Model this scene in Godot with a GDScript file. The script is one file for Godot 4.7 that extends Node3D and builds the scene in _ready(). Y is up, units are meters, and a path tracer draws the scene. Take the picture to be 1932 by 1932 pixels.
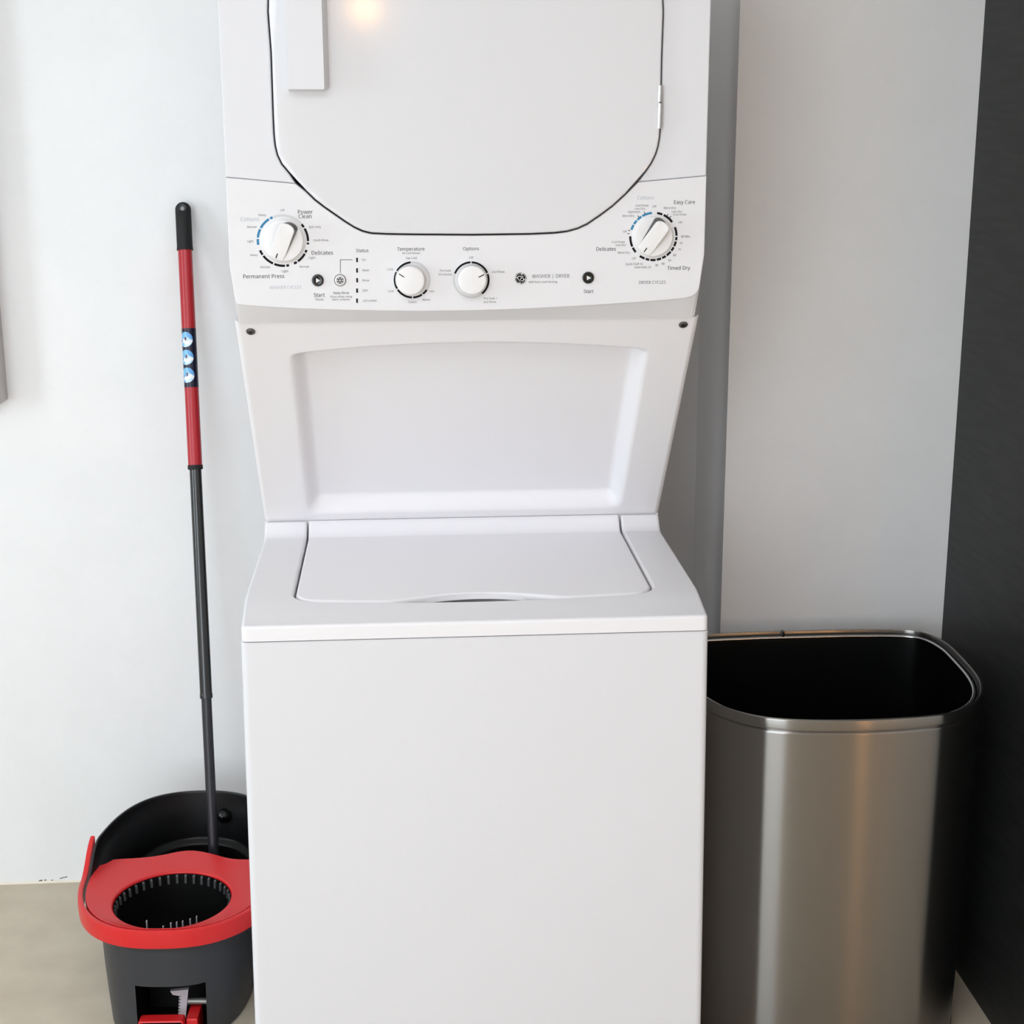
extends Node3D
# A stacked washer and dryer in a white recess, with a mop in its bucket on the left and an open steel bin on the right.
# x runs along the back wall, y is up, z comes out of the wall towards the viewer. Metres.

var tv := PackedVector3Array()      # the triangles being collected
var tu := PackedVector2Array()
var with_uv := false
var origin := Vector3.ZERO          # where the thing being built stands
var M := {}

# ------------------------------------------------------------------ mesh helpers
func begin(uv := false) -> void:
	tv = PackedVector3Array()
	tu = PackedVector2Array()
	with_uv = uv

func tri(a: Vector3, b: Vector3, c: Vector3) -> void:
	tv.append(a); tv.append(b); tv.append(c)

func quad(a: Vector3, b: Vector3, c: Vector3, d: Vector3) -> void:
	tri(a, b, c); tri(a, c, d)

func quad_uv(a: Vector3, b: Vector3, c: Vector3, d: Vector3, ua: Vector2, ub: Vector2, uc: Vector2, ud: Vector2) -> void:
	quad(a, b, c, d)
	for u in [ua, ub, uc, ua, uc, ud]: tu.append(u)

func key_of(p: Vector3) -> Vector3i:
	return Vector3i((p * 20000.0).round())

func mesh_of(angle: float, hint: Vector3) -> ArrayMesh:
	var n := tv.size() / 3
	var face := PackedVector3Array(); face.resize(n)
	var unit := PackedVector3Array(); unit.resize(n)
	var mid := Vector3.ZERO
	for p in tv: mid += p
	mid /= maxf(1.0, tv.size())
	var vol := 0.0
	var lean := 0.0
	for i in n:
		var x := (tv[3 * i + 1] - tv[3 * i]).cross(tv[3 * i + 2] - tv[3 * i])
		face[i] = x
		vol += (tv[3 * i] - mid).dot(x)
		lean += x.dot(hint)
	var turned := lean < 0.0 if hint != Vector3.ZERO else vol < 0.0
	var at := {}
	for i in n:
		if turned: face[i] = -face[i]
		unit[i] = face[i].normalized()
		for k in 3:
			var key := key_of(tv[3 * i + k])
			if not at.has(key): at[key] = []
			at[key].append(i)
	var least := cos(deg_to_rad(angle))
	var vs := PackedVector3Array()
	var ns := PackedVector3Array()
	var us := PackedVector2Array()
	for i in n:
		if face[i].length() < 1e-14: continue
		var order := [0, 1, 2] if turned else [0, 2, 1]
		for k in order:
			var p := tv[3 * i + k]
			var sum := Vector3.ZERO
			for j in at[key_of(p)]:
				if unit[j].dot(unit[i]) >= least: sum += face[j]
			vs.append(p - origin)
			ns.append(sum.normalized() if sum.length() > 1e-14 else unit[i])
			if with_uv: us.append(tu[3 * i + k])
	var a := []
	a.resize(Mesh.ARRAY_MAX)
	a[Mesh.ARRAY_VERTEX] = vs
	a[Mesh.ARRAY_NORMAL] = ns
	if with_uv: a[Mesh.ARRAY_TEX_UV] = us
	var m := ArrayMesh.new()
	m.add_surface_from_arrays(Mesh.PRIMITIVE_TRIANGLES, a)
	return m

func numbered(parent: Node, called: String) -> String:
	if not parent.has_node(NodePath(called)): return called
	var k := 1
	while parent.has_node(NodePath("%s_%03d" % [called, k])): k += 1
	return "%s_%03d" % [called, k]

func put(called: String, mat: Material, parent: Node = self, angle := 40.0, hint := Vector3.ZERO) -> MeshInstance3D:
	var o := MeshInstance3D.new()
	o.name = numbered(parent, called)
	o.mesh = mesh_of(angle, hint)
	o.mesh.surface_set_material(0, mat)
	parent.add_child(o)
	return o

func struct(called: String, mat: Material, angle := 40.0, hint := Vector3.ZERO) -> MeshInstance3D:
	var o := put(called, mat, self, angle, hint)
	o.set_meta("kind", "structure")
	return o

func thing(called: String, label: String, category: String, base: Vector3, turn := 0.0) -> Node3D:
	var o := Node3D.new()
	o.name = numbered(self, called)
	add_child(o)
	o.position = base
	o.rotation.y = turn
	o.set_meta("label", label)
	o.set_meta("category", category)
	return o

# ------------------------------------------------------------------ shapes
func area(p: PackedVector2Array) -> float:
	var s := 0.0
	for i in p.size(): s += p[i].cross(p[(i + 1) % p.size()])
	return s * 0.5

func ccw(p: PackedVector2Array) -> PackedVector2Array:
	var q := p.duplicate()
	if area(q) < 0.0: q.reverse()
	return q

func flat(list: Array) -> PackedVector2Array:
	var q := PackedVector2Array()
	for i in list.size() / 2: q.append(Vector2(list[2 * i], list[2 * i + 1]))
	return q

func inset(p: PackedVector2Array, d: float) -> PackedVector2Array:
	if d == 0.0: return p
	var q := PackedVector2Array()
	var n := p.size()
	for i in n:
		var e := (p[i] - p[(i + n - 1) % n]).normalized()
		var f := (p[(i + 1) % n] - p[i]).normalized()
		var a := Vector2(-e.y, e.x)
		var b := Vector2(-f.y, f.x)
		q.append(p[i] + (a + b) * (d / maxf(0.35, 1.0 + a.dot(b))))
	return q

func rounded(p: PackedVector2Array, r: Array, steps := 6) -> PackedVector2Array:
	# corners of radius r[i] on a polygon
	var q := PackedVector2Array()
	var n := p.size()
	for i in n:
		var rad: float = r[i % r.size()]
		if rad <= 0.0:
			q.append(p[i]); continue
		var u := (p[(i + n - 1) % n] - p[i]).normalized()
		var v := (p[(i + 1) % n] - p[i]).normalized()
		var half := acos(clampf(u.dot(v), -1.0, 1.0)) * 0.5
		var t := rad / tan(half)
		var a := p[i] + u * t
		var b := p[i] + v * t
		for k in steps + 1:
			var s := float(k) / steps
			q.append(a.lerp(p[i], s).lerp(p[i].lerp(b, s), s))
	return q

func rect(x0: float, y0: float, x1: float, y1: float, r := 0.0, steps := 6) -> PackedVector2Array:
	var p := PackedVector2Array([Vector2(x0, y0), Vector2(x1, y0), Vector2(x1, y1), Vector2(x0, y1)])
	return rounded(p, [r], steps) if r > 0.0 else p

func smoothed(p: PackedVector2Array, per: int) -> PackedVector2Array:
	# closed Catmull-Rom curve through the points
	var q := PackedVector2Array()
	var n := p.size()
	for i in n:
		for k in per:
			q.append(p[i].cubic_interpolate(p[(i + 1) % n], p[(i + n - 1) % n], p[(i + 2) % n], float(k) / per))
	return q

func cap(p: PackedVector2Array, to: Callable, z: float, up: bool) -> void:
	var t := Geometry2D.triangulate_polygon(p)
	for i in t.size() / 3:
		var a := p[t[3 * i]]
		var b := p[t[3 * i + 1]]
		var c := p[t[3 * i + 2]]
		if ((b - a).cross(c - a) > 0.0) == up: tri(to.call(a, z), to.call(b, z), to.call(c, z))
		else: tri(to.call(a, z), to.call(c, z), to.call(b, z))

func prism(poly: PackedVector2Array, rings: Array, to: Callable, low := true, high := true) -> void:
	# rings: [inset, height] from the lowest to the highest
	var p := ccw(poly)
	var n := p.size()
	var loops := []
	for r in rings: loops.append(inset(p, r[0]))
	for k in rings.size() - 1:
		for i in n:
			var j := (i + 1) % n
			quad(to.call(loops[k][i], rings[k][1]), to.call(loops[k][j], rings[k][1]), to.call(loops[k + 1][j], rings[k + 1][1]), to.call(loops[k + 1][i], rings[k + 1][1]))
	if low: cap(loops[0], to, rings[0][1], false)
	if high: cap(loops[-1], to, rings[-1][1], true)

func bevelled(z0: float, z1: float, r: float, both := false) -> Array:
	var out := []
	if both:
		for k in 4: out.append([r * (1.0 - sin(k * PI / 6.0)), z0 + r * (1.0 - cos(k * PI / 6.0))])
	else: out.append([0.0, z0])
	for k in 4: out.append([r * (1.0 - cos(k * PI / 6.0)), z1 - r + r * sin(k * PI / 6.0)])
	return out

func facing(p: Vector2, z: float) -> Vector3: return Vector3(p.x, p.y, z)      # outline drawn on the front, depth along z
func lying(p: Vector2, y: float) -> Vector3: return Vector3(p.x, y, p.y)       # outline drawn on the floor, height along y

func box(c: Vector3, s: Vector3, r := 0.003) -> void:
	var h := s * 0.5
	prism(rect(c.x - h.x, c.y - h.y, c.x + h.x, c.y + h.y, r, 2), bevelled(c.z - h.z, c.z + h.z, r, true), facing)

func slab(lo: Vector3, hi: Vector3) -> void:
	prism(rect(lo.x, lo.y, hi.x, hi.y), [[0.0, lo.z], [0.0, hi.z]], facing)

func skin(rows: Array, closed := false) -> void:
	for k in rows.size() - 1:
		var n: int = rows[k].size()
		for i in (n if closed else n - 1):
			var j := (i + 1) % n
			quad(rows[k][i], rows[k][j], rows[k + 1][j], rows[k + 1][i])

func fan(loop: Array, up: bool) -> void:
	var c := Vector3.ZERO
	for p in loop: c += p
	c /= loop.size()
	for i in loop.size():
		var j := (i + 1) % loop.size()
		if up: tri(c, loop[i], loop[j])
		else: tri(c, loop[j], loop[i])

func loft(rows: Array) -> void:
	skin(rows, true)
	fan(rows[0], false)
	fan(rows[-1], true)

func lathe(profile: Array, c: Vector3, b: Basis, steps := 40, ends := true) -> void:
	# profile of [radius, height], turned about the basis' y axis
	var rows := []
	for p in profile:
		var ring := []
		for i in steps:
			var a := TAU * i / steps
			ring.append(c + b * Vector3(p[0] * cos(a), p[1], -p[0] * sin(a)))
		rows.append(ring)
	skin(rows, true)
	if ends:
		fan(rows[0], false)
		fan(rows[-1], true)

func tube(path: PackedVector3Array, r: float, steps := 10, closed := false) -> void:
	var rows := []
	var n := path.size()
	var last := Vector3.UP
	for i in n:
		var d: Vector3
		if closed: d = (path[(i + 1) % n] - path[(i + n - 1) % n]).normalized()
		else: d = (path[mini(i + 1, n - 1)] - path[maxi(i - 1, 0)]).normalized()
		var s := last.cross(d)
		if s.length() < 0.05: s = Vector3.RIGHT.cross(d)
		s = s.normalized()
		var u := d.cross(s).normalized()
		last = u
		var ring := []
		for k in steps:
			var a := TAU * k / steps
			ring.append(path[i] + (s * cos(a) + u * sin(a)) * r)
		rows.append(ring)
	if closed: rows.append(rows[0])
	skin(rows, true)
	if not closed:
		fan(rows[0], false)
		fan(rows[-1], true)

func ring_part(c: Vector3, r0: float, r1: float, from: float, to: float, h: float) -> void:
	# a flat piece of ring on the front, degrees clockwise from the top
	var n := maxi(2, int(absf(to - from) / 4.0))
	var rows := []
	for i in n + 1:
		var a := deg_to_rad(lerpf(from, to, float(i) / n))
		var d := Vector3(sin(a), cos(a), 0)
		rows.append([c + d * r0, c + d * r0 + Vector3(0, 0, h), c + d * r1 + Vector3(0, 0, h), c + d * r1])
	skin(rows, true)
	fan(rows[0], false)
	fan(rows[-1], true)

# ------------------------------------------------------------------ materials
func plain(c: Color, rough: float, spec := 0.5) -> StandardMaterial3D:
	var m := StandardMaterial3D.new()
	m.albedo_color = c
	m.roughness = rough
	m.metallic_specular = spec
	return m

func noise_map(freq: float, low: Color, high: Color, kind := FastNoiseLite.TYPE_SIMPLEX_SMOOTH, seed_is := 3, side := 512) -> NoiseTexture2D:
	var n := FastNoiseLite.new()
	n.noise_type = kind
	n.frequency = freq
	n.seed = seed_is
	n.fractal_octaves = 4
	var t := NoiseTexture2D.new()
	t.width = side
	t.height = side
	t.seamless = true
	t.noise = n
	var g := Gradient.new()
	g.set_color(0, low)
	g.set_color(1, high)
	t.color_ramp = g
	return t

func grey(v: float) -> Color: return Color(v, v, v)

func make_materials() -> void:
	M.wall = plain(Color(0.953, 0.95, 0.948), 0.55, 0.3)
	M.wall.albedo_texture = noise_map(0.01, grey(0.985), grey(1.0))
	M.wall.uv1_triplanar = true
	M.wall.uv1_world_triplanar = true
	M.room = plain(Color(0.86, 0.855, 0.85), 0.7, 0.2)
	M.ceiling = plain(Color(0.96, 0.955, 0.95), 0.8, 0.2)
	M.floor = plain(Color(0.815, 0.77, 0.69), 0.42, 0.35)
	M.floor.albedo_texture = noise_map(0.012, Color(0.94, 0.932, 0.925), grey(1.0), FastNoiseLite.TYPE_SIMPLEX_SMOOTH, 8)
	M.floor.uv1_triplanar = true
	M.floor.uv1_world_triplanar = true
	M.floor.uv1_scale = Vector3(1.3, 1.3, 1.3)
	M.caulk = plain(Color(0.93, 0.89, 0.82), 0.6)
	M.chip = plain(Color(0.42, 0.38, 0.34), 0.8)
	M.enamel = plain(Color(0.862, 0.861, 0.873), 0.24, 0.2)
	M.plastic = plain(Color(0.935, 0.928, 0.937), 0.38, 0.25)
	M.deck = plain(Color(0.912, 0.906, 0.914), 0.38, 0.25)
	M.door = plain(Color(0.853, 0.851, 0.86), 0.085, 0.5)
	M.panel = plain(Color(0.88, 0.876, 0.884), 0.38, 0.25)
	M.knob = plain(Color(0.905, 0.90, 0.90), 0.3, 0.5)
	M.gap = plain(grey(0.06), 0.8, 0.1)
	M.ink = plain(grey(0.10), 0.6, 0.2)
	M.soft_ink = plain(grey(0.38), 0.6, 0.2)
	M.pale_ink = plain(Color(0.68, 0.71, 0.74), 0.6, 0.2)
	M.blue_ink = plain(Color(0.24, 0.50, 0.65), 0.6, 0.2)
	M.black = plain(grey(0.035), 0.35, 0.5)
	M.skirt = plain(grey(0.30), 0.3)
	M.skirt.metallic = 0.6
	M.faint = plain(grey(0.80), 0.5, 0.2)
	M.basket = plain(grey(0.035), 0.5, 0.3)
	M.basket_rib = plain(grey(0.30), 0.4)
	M.eye = plain(grey(0.55), 0.6)
	M.button = plain(grey(0.05), 0.18, 0.5)
	M.chrome = plain(grey(0.78), 0.16)
	M.chrome.metallic = 1.0
	M.screw = plain(grey(0.42), 0.35)
	M.screw.metallic = 1.0
	M.steel = plain(Color(0.585, 0.575, 0.56), 0.27)
	M.steel.metallic = 1.0
	M.steel.anisotropy_enabled = true
	M.steel.anisotropy = -1.0
	var b := noise_map(0.35, grey(0.86), grey(1.0), FastNoiseLite.TYPE_VALUE, 5, 512)
	M.steel.roughness_texture = b
	M.steel.uv1_scale = Vector3(0.25, 30.0, 1.0)
	M.liner = plain(grey(0.03), 0.3, 0.5)
	M.laminate = plain(grey(0.17), 0.5, 0.4)
	M.laminate.albedo_texture = noise_map(0.02, grey(0.72), grey(1.0), FastNoiseLite.TYPE_SIMPLEX, 12)
	M.laminate.uv1_triplanar = true
	M.laminate.uv1_world_triplanar = true
	M.laminate.uv1_scale = Vector3(1.0, 5.0, 0.55)
	M.pail = plain(Color(0.205, 0.21, 0.225), 0.4, 0.45)
	M.pail_inside = plain(Color(0.035, 0.035, 0.038), 0.4, 0.4)
	M.red = plain(Color(0.83, 0.13, 0.14), 0.34, 0.5)
	M.pole_red = plain(Color(0.70, 0.13, 0.17), 0.3, 0.5)
	M.pole_black = plain(grey(0.07), 0.22, 0.6)
	M.pole_dark = plain(Color(0.14, 0.14, 0.16), 0.35, 0.5)
	M.rubber = plain(grey(0.115), 0.6, 0.4)
	M.rack = plain(Color(0.70, 0.68, 0.70), 0.45)
	M.axle = plain(Color(0.50, 0.50, 0.48), 0.35)
	M.axle.metallic = 0.6
	M.frame = plain(Color(0.72, 0.70, 0.69), 0.4)
	M.frame.metallic = 0.5
	M.board = plain(Color(0.95, 0.95, 0.95), 0.25)
	M.pane = plain(grey(0.9), 0.5)
	M.pane.emission_enabled = true
	M.pane.emission = Color(0.95, 0.98, 1.0)
	M.pane.emission_energy_multiplier = 0.6
	M.bulb = plain(Color(1.0, 0.95, 0.85), 0.5)
	M.bulb.emission_enabled = true
	M.bulb.emission = Color(1.0, 0.72, 0.42)
	M.bulb.emission_energy_multiplier = 44.0
	M.sticker = plain(Color.WHITE, 0.3)
	M.sticker.albedo_texture = sticker_print()

func sticker_print() -> ImageTexture:
	# the navy label round the mop pole: three pale blue and white roundels
	var w := 128
	var h := 192
	var im := Image.create(w, h, false, Image.FORMAT_RGB8)
	im.fill(Color(0.07, 0.07, 0.17))
	for k in 3:
		var c := Vector2(54, 36 + k * 58)
		for y in h:
			for x in w:
				var d := Vector2((x - c.x) * 0.84, (y - c.y) * 0.76)
				if d.length() > 19.0: continue
				var t := Color(0.50, 0.75, 0.92)
				if d.x + d.y * 0.35 > 1.0 - 0.12 * k * d.x: t = Color(0.78, 0.90, 0.97)
				if absf(d.y - 6.0 - 3.0 * sin(d.x * 0.25 + k)) < 5.0 and d.x > -9.0: t = Color(0.96, 0.97, 0.98)
				if d.x > 5.0 and d.y < 2.0 and d.x * 0.6 - d.y > 9.0: t = Color(0.42, 0.68, 0.90)
				if Vector2(d.x - 1.0, (d.y + 2.0) * 0.55).length() < 2.6: t = Color(0.35, 0.18, 0.26)
				if Vector2(d.x + 11.0, d.y - 2.0).length() < 3.2: t = Color(0.16, 0.36, 0.66)
				im.set_pixel(x, y, t)
	return ImageTexture.create_from_image(im)

# ------------------------------------------------------------------ the place
func _ready() -> void:
	# camera
	var cam := Camera3D.new()
	cam.name = "camera"
	cam.fov = 36.739
	cam.near = 0.05
	cam.far = 50.0
	add_child(cam)
	var look := Vector3(sin(0.0691) * cos(0.2487), -sin(0.2487), -cos(0.0691) * cos(0.2487))
	var right := look.cross(Vector3.UP).normalized()
	var up := right.cross(look)
	var r2 := right * cos(-0.003) + up * sin(-0.003)
	var u2 := up * cos(-0.003) - right * sin(-0.003)
	cam.transform = Transform3D(Basis(r2, u2, -look), Vector3(-0.0946, 1.5989, 2.101))
	cam.current = true
	# sky, seen by nothing but the world outside
	var env := Environment.new()
	var sky := Sky.new()
	var sm := ProceduralSkyMaterial.new()
	sky.sky_material = sm
	env.background_mode = Environment.BG_SKY
	env.sky = sky
	env.tonemap_mode = Environment.TONE_MAPPER_LINEAR
	env.tonemap_exposure = 1.055
	env.sdfgi_enabled = true
	env.ssao_enabled = true
	env.ssil_enabled = true
	var we := WorldEnvironment.new()
	we.name = "world_environment"
	we.environment = env
	add_child(we)
	# daylight through the two frosted windows
	window_light(Vector3(-3.16, 1.55, 0.75), Vector2(0.62, 1.44), Vector3(1, 0, 0), 2.6)
	window_light(Vector3(-1.85, 1.32, 4.76), Vector2(2.3, 2.44), Vector3(0, 0, -1), 6.7)
	make_materials()
	build_room()
	build_laundry_center()
	build_cabinet()
	build_bin()
	build_bucket()
	build_mop()
	build_board()
	build_lamp("pendant_lamp", Vector3(-0.206, 1.955, 2.9), 0.032, "small warm globe lamp hanging opposite the dryer, mirrored high on its door")
	build_lamp("floor_lamp", Vector3(1.58, 0.78, 3.0), 0.062, "warm globe floor lamp on a black stand by the right wall, mirrored in the bin")
	build_ceiling_light()

func window_light(at: Vector3, size: Vector2, towards: Vector3, energy: float) -> void:
	var l := AreaLight3D.new()
	l.name = "window_daylight_1" if not has_node("window_daylight_1") else "window_daylight_2"
	l.area_size = size
	l.light_energy = energy
	l.light_color = Color(0.893, 0.95, 0.997)
	l.shadow_enabled = true
	l.area_range = 14.0
	add_child(l)
	l.position = at
	l.basis = Basis.looking_at(towards, Vector3.UP)

func build_room() -> void:
	origin = Vector3.ZERO
	begin(); slab(Vector3(-3.4, -0.12, -1.2), Vector3(2.2, 0.0, 5.0)); struct("floor", M.floor)
	begin(); slab(Vector3(-3.4, 2.62, -1.2), Vector3(2.2, 2.74, 5.0)); struct("ceiling", M.ceiling)
	begin(); slab(Vector3(-3.4, 0.0, -1.13), Vector3(2.2, 2.62, -1.006)); struct("wall_back", M.wall)
	# the projecting pier right of the machine
	begin(); prism(rect(0.5052, -1.0065, 1.0, -0.7123, 0.0), [[0.0, 0.0], [0.0, 2.62]], lying); struct("wall_pier", M.wall)
	begin(); slab(Vector3(2.06, 0.0, -1.0), Vector3(2.2, 2.62, 5.0)); struct("wall_right", M.room)
	# left wall with its window opening
	begin()
	slab(Vector3(-3.32, 0.0, -1.006), Vector3(-3.2, 2.62, 0.42))
	slab(Vector3(-3.32, 0.0, 1.08), Vector3(-3.2, 2.62, 5.0))
	slab(Vector3(-3.32, 0.0, 0.42), Vector3(-3.2, 0.8, 1.08))
	slab(Vector3(-3.32, 2.3, 0.42), Vector3(-3.2, 2.62, 1.08))
	struct("wall_left", M.wall)
	begin()
	slab(Vector3(-3.2, 0.0, 4.8), Vector3(-3.05, 2.62, 4.92))
	slab(Vector3(-0.65, 0.0, 4.8), Vector3(2.06, 2.62, 4.92))
	slab(Vector3(-3.05, 0.0, 4.8), Vector3(-0.65, 0.06, 4.92))
	slab(Vector3(-3.05, 2.56, 4.8), Vector3(-0.65, 2.62, 4.92))
	struct("wall_front", M.room)
	for k in 2:
		var side := k == 0
		var put_at := func(p: Vector2, d: float) -> Vector3: return Vector3(-3.2 - d, p.y, p.x) if side else Vector3(p.x, p.y, 4.8 + d)
		var lo := Vector2(0.42, 0.8) if side else Vector2(-3.05, 0.06)
		var hi := Vector2(1.08, 2.3) if side else Vector2(-0.65, 2.56)
		begin()
		var m := (lo + hi) * 0.5
		for q in [[lo, Vector2(hi.x, lo.y + 0.05)], [Vector2(lo.x, hi.y - 0.05), hi], [lo, Vector2(lo.x + 0.05, hi.y)], [Vector2(hi.x - 0.05, lo.y), hi], [Vector2(m.x - 0.02, lo.y), Vector2(m.x + 0.02, hi.y)]]:
			prism(rect(q[0].x, q[0].y, q[1].x, q[1].y), [[0.0, 0.02], [0.0, 0.08]], put_at)
		var f := struct("window_%d" % (k + 1), M.board)
		for h in 2:
			begin()
			prism(rect(lo.x + 0.03 if h == 0 else m.x, lo.y + 0.03, m.x if h == 0 else hi.x - 0.03, hi.y - 0.03), [[0.0, 0.04], [0.0, 0.05]], put_at)
			put("pane", M.pane, f)
	# bead of old filler where the back wall meets the floor, and its chips
	begin()
	var rows := []
	for i in 61:
		var x := lerpf(-1.6, -0.36, i / 60.0)
		var h := 0.0042 + 0.0012 * sin(x * 61.0) + 0.001 * sin(x * 173.0 + 1.0)
		rows.append([Vector3(x, 0.0, -1.0065), Vector3(x, h, -1.0065), Vector3(x, h * 0.55, -1.0035), Vector3(x, 0.0, -1.002)])
	skin(rows, true)
	var bead := struct("trim_1", M.caulk)
	for c in [[-0.9067, 0.0031, 0.006, 0.0035], [-0.8965, 0.0046, 0.003, 0.0025], [-0.86, 0.0095, 0.007, 0.0012], [-0.8519, 0.011, 0.004, 0.0012], [-0.8818, 0.0046, 0.003, 0.0012]]:
		begin()
		lathe([[0.0001, 0.0], [c[2], 0.0002], [c[2] * 0.6, 0.001], [0.0001, 0.0012]], Vector3(c[0], c[1], -1.0062), Basis(Vector3(1, 0.25, 0).normalized(), Vector3(0, 0, 1), Vector3(0, -c[3] / c[2], 0)), 8)
		put("chip", M.chip, bead)

# ------------------------------------------------------------------ washer and dryer
func deck_height(z: float) -> float:
	var y := 0.9085
	if z > -0.13: y -= 0.0045 * pow(smoothstep(-0.13, -0.004, z), 1.4)
	if z < -0.456: y += 0.0035 * smoothstep(-0.456, -0.468, z)
	if z < -0.466: y += 0.0188 * smoothstep(-0.464, -0.4905, z)
	return y

func lid_front(x: float, left: float, right: float, r: float) -> float:
	var z := -0.0865 - 0.0155 * pow(absf(x - 0.003) / 0.25, 2.0)
	for d in [x - left, right - x]:
		if d < r: z -= r - sqrt(maxf(0.0, r * r - (r - d) * (r - d)))
	return z

func text_at(parent: Node3D, words: String, at: Vector3, cap_height: float, mat: Material, align := 0.0, called := "printed_label") -> void:
	var t := TextMesh.new()
	var f := SystemFont.new()
	f.font_names = PackedStringArray(["Droid Sans"])
	t.font = f
	t.font_size = 40
	t.pixel_size = cap_height / (40.0 * 0.714)
	t.depth = 0.0003
	t.curve_step = 2.0
	t.text = words
	t.line_spacing = -8.0
	t.material = mat
	var o := MeshInstance3D.new()
	o.name = numbered(parent, called)
	o.mesh = t
	parent.add_child(o)
	o.position = at - origin

func dial(parent: Node3D, c: Vector3, r: float, turn: float, height: float, lean: Vector2) -> void:
	# the big round cycle dial: a disc with a sloping grip
	begin()
	var b := Basis(Vector3(1, 0, 0), Vector3(0, 0, 1), Vector3(0, -1, 0))
	lathe([[0.001, 0.0], [r + 0.0012, 0.0], [r + 0.001, 0.003], [r, 0.0035], [r - 0.0008, height - 0.002], [r - 0.002, height - 0.0005], [r - 0.005, height], [0.001, height + 0.0004]], c, b, 64)
	var d := put("cycle_dial", M.knob, parent, 30.0)
	begin()
	var w := r * 0.36
	var to := func(p: Vector2, z: float) -> Vector3: return c + Vector3(p.x, p.y, 0).rotated(Vector3(0, 0, 1), -turn) + Vector3(0, 0, height + z)
	var outline := PackedVector2Array()
	for k in 13:
		var a := PI * k / 12.0
		outline.append(Vector2(cos(a) * w, r * 0.60 + sin(a) * r * 0.24))
	outline.append(Vector2(-w * 1.02, -r * 0.55))
	for k in 5: outline.append(Vector2(lerpf(-w * 0.9, w * 0.9, k / 4.0), -r * 0.90 + 0.0008 * absf(k - 2.0)))
	outline.append(Vector2(w * 1.02, -r * 0.55))
	var ring_top := []
	var ring_foot := []
	for p in ccw(outline):
		var top := 0.0006 + 0.0135 * smoothstep(-r * 0.95, r * 0.85, p.y)
		ring_top.append(to.call(p, top))
		# the dark skirt under the cap leans out at the head of the grip and along one flank
		ring_foot.append(to.call(p + lean * (top / 0.0141), -0.0002))
	loft([ring_foot, ring_top])
	put("grip", M.skirt, d, 30.0)
	begin()
	var rows := []
	for lift in [[-0.0004, -0.0006], [-0.0004, 0.0002], [0.0004, 0.0010], [0.0022, 0.0012]]:
		var ring := []
		for p in inset(ccw(outline), lift[0]):
			ring.append(to.call(p, 0.0006 + 0.0135 * smoothstep(-r * 0.95, r * 0.85, p.y) + lift[1]))
		rows.append(ring)
	loft(rows)
	put("grip_cap", M.knob, d, 35.0)
	begin()
	var mk := func(p: Vector2, z: float) -> Vector3: return to.call(p, z + 0.0006 + 0.0135 * smoothstep(-r * 0.95, r * 0.85, p.y))
	prism(rect(-0.0007, -r * 0.86, 0.0007, -r * 0.52), [[0.0, 0.0010], [0.0, 0.0017]], mk)
	put("pointer_mark", M.ink, d)

func selector(parent: Node3D, c: Vector3, r: float, turn: float) -> void:
	begin()
	var b := Basis(Vector3(1, 0, 0), Vector3(0, 0, 1), Vector3(0, -1, 0))
	lathe([[0.001, 0.0], [r + 0.0010, 0.0], [r + 0.001, 0.002], [r + 0.0006, 0.003], [r, 0.018], [r - 0.001, 0.0195], [r - 0.003, 0.0203], [0.001, 0.0205]], c, b, 56)
	var d := put("selector_knob", M.knob, parent, 30.0)
	begin()
	var to := func(p: Vector2, z: float) -> Vector3: return c + Vector3(p.x, p.y, 0).rotated(Vector3(0, 0, 1), -turn) + Vector3(0, 0, z)
	prism(rect(-0.0006, r * 0.5, 0.0006, r * 0.92), [[0.0, 0.0198], [0.0, 0.0208]], to)
	put("pointer_mark", M.ink, d)

func arcs(parent: Node3D, c: Vector3, r0: float, r1: float, list: Array, ticks: Array, gap: float, mat: Material) -> void:
	# printed ring round a dial, broken at the ticks: each dash a piece of its own
	for a in list:
		var ends := [float(a[0])]
		for t in ticks:
			if t > a[0] and t < a[1]:
				ends.append(t - gap)
				ends.append(t + gap)
		ends.append(float(a[1]))
		for k in ends.size() / 2:
			begin()
			ring_part(c, r0, r1, ends[2 * k], ends[2 * k + 1], 0.0003)
			put("dial_dash", mat, parent, 20.0)

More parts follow.
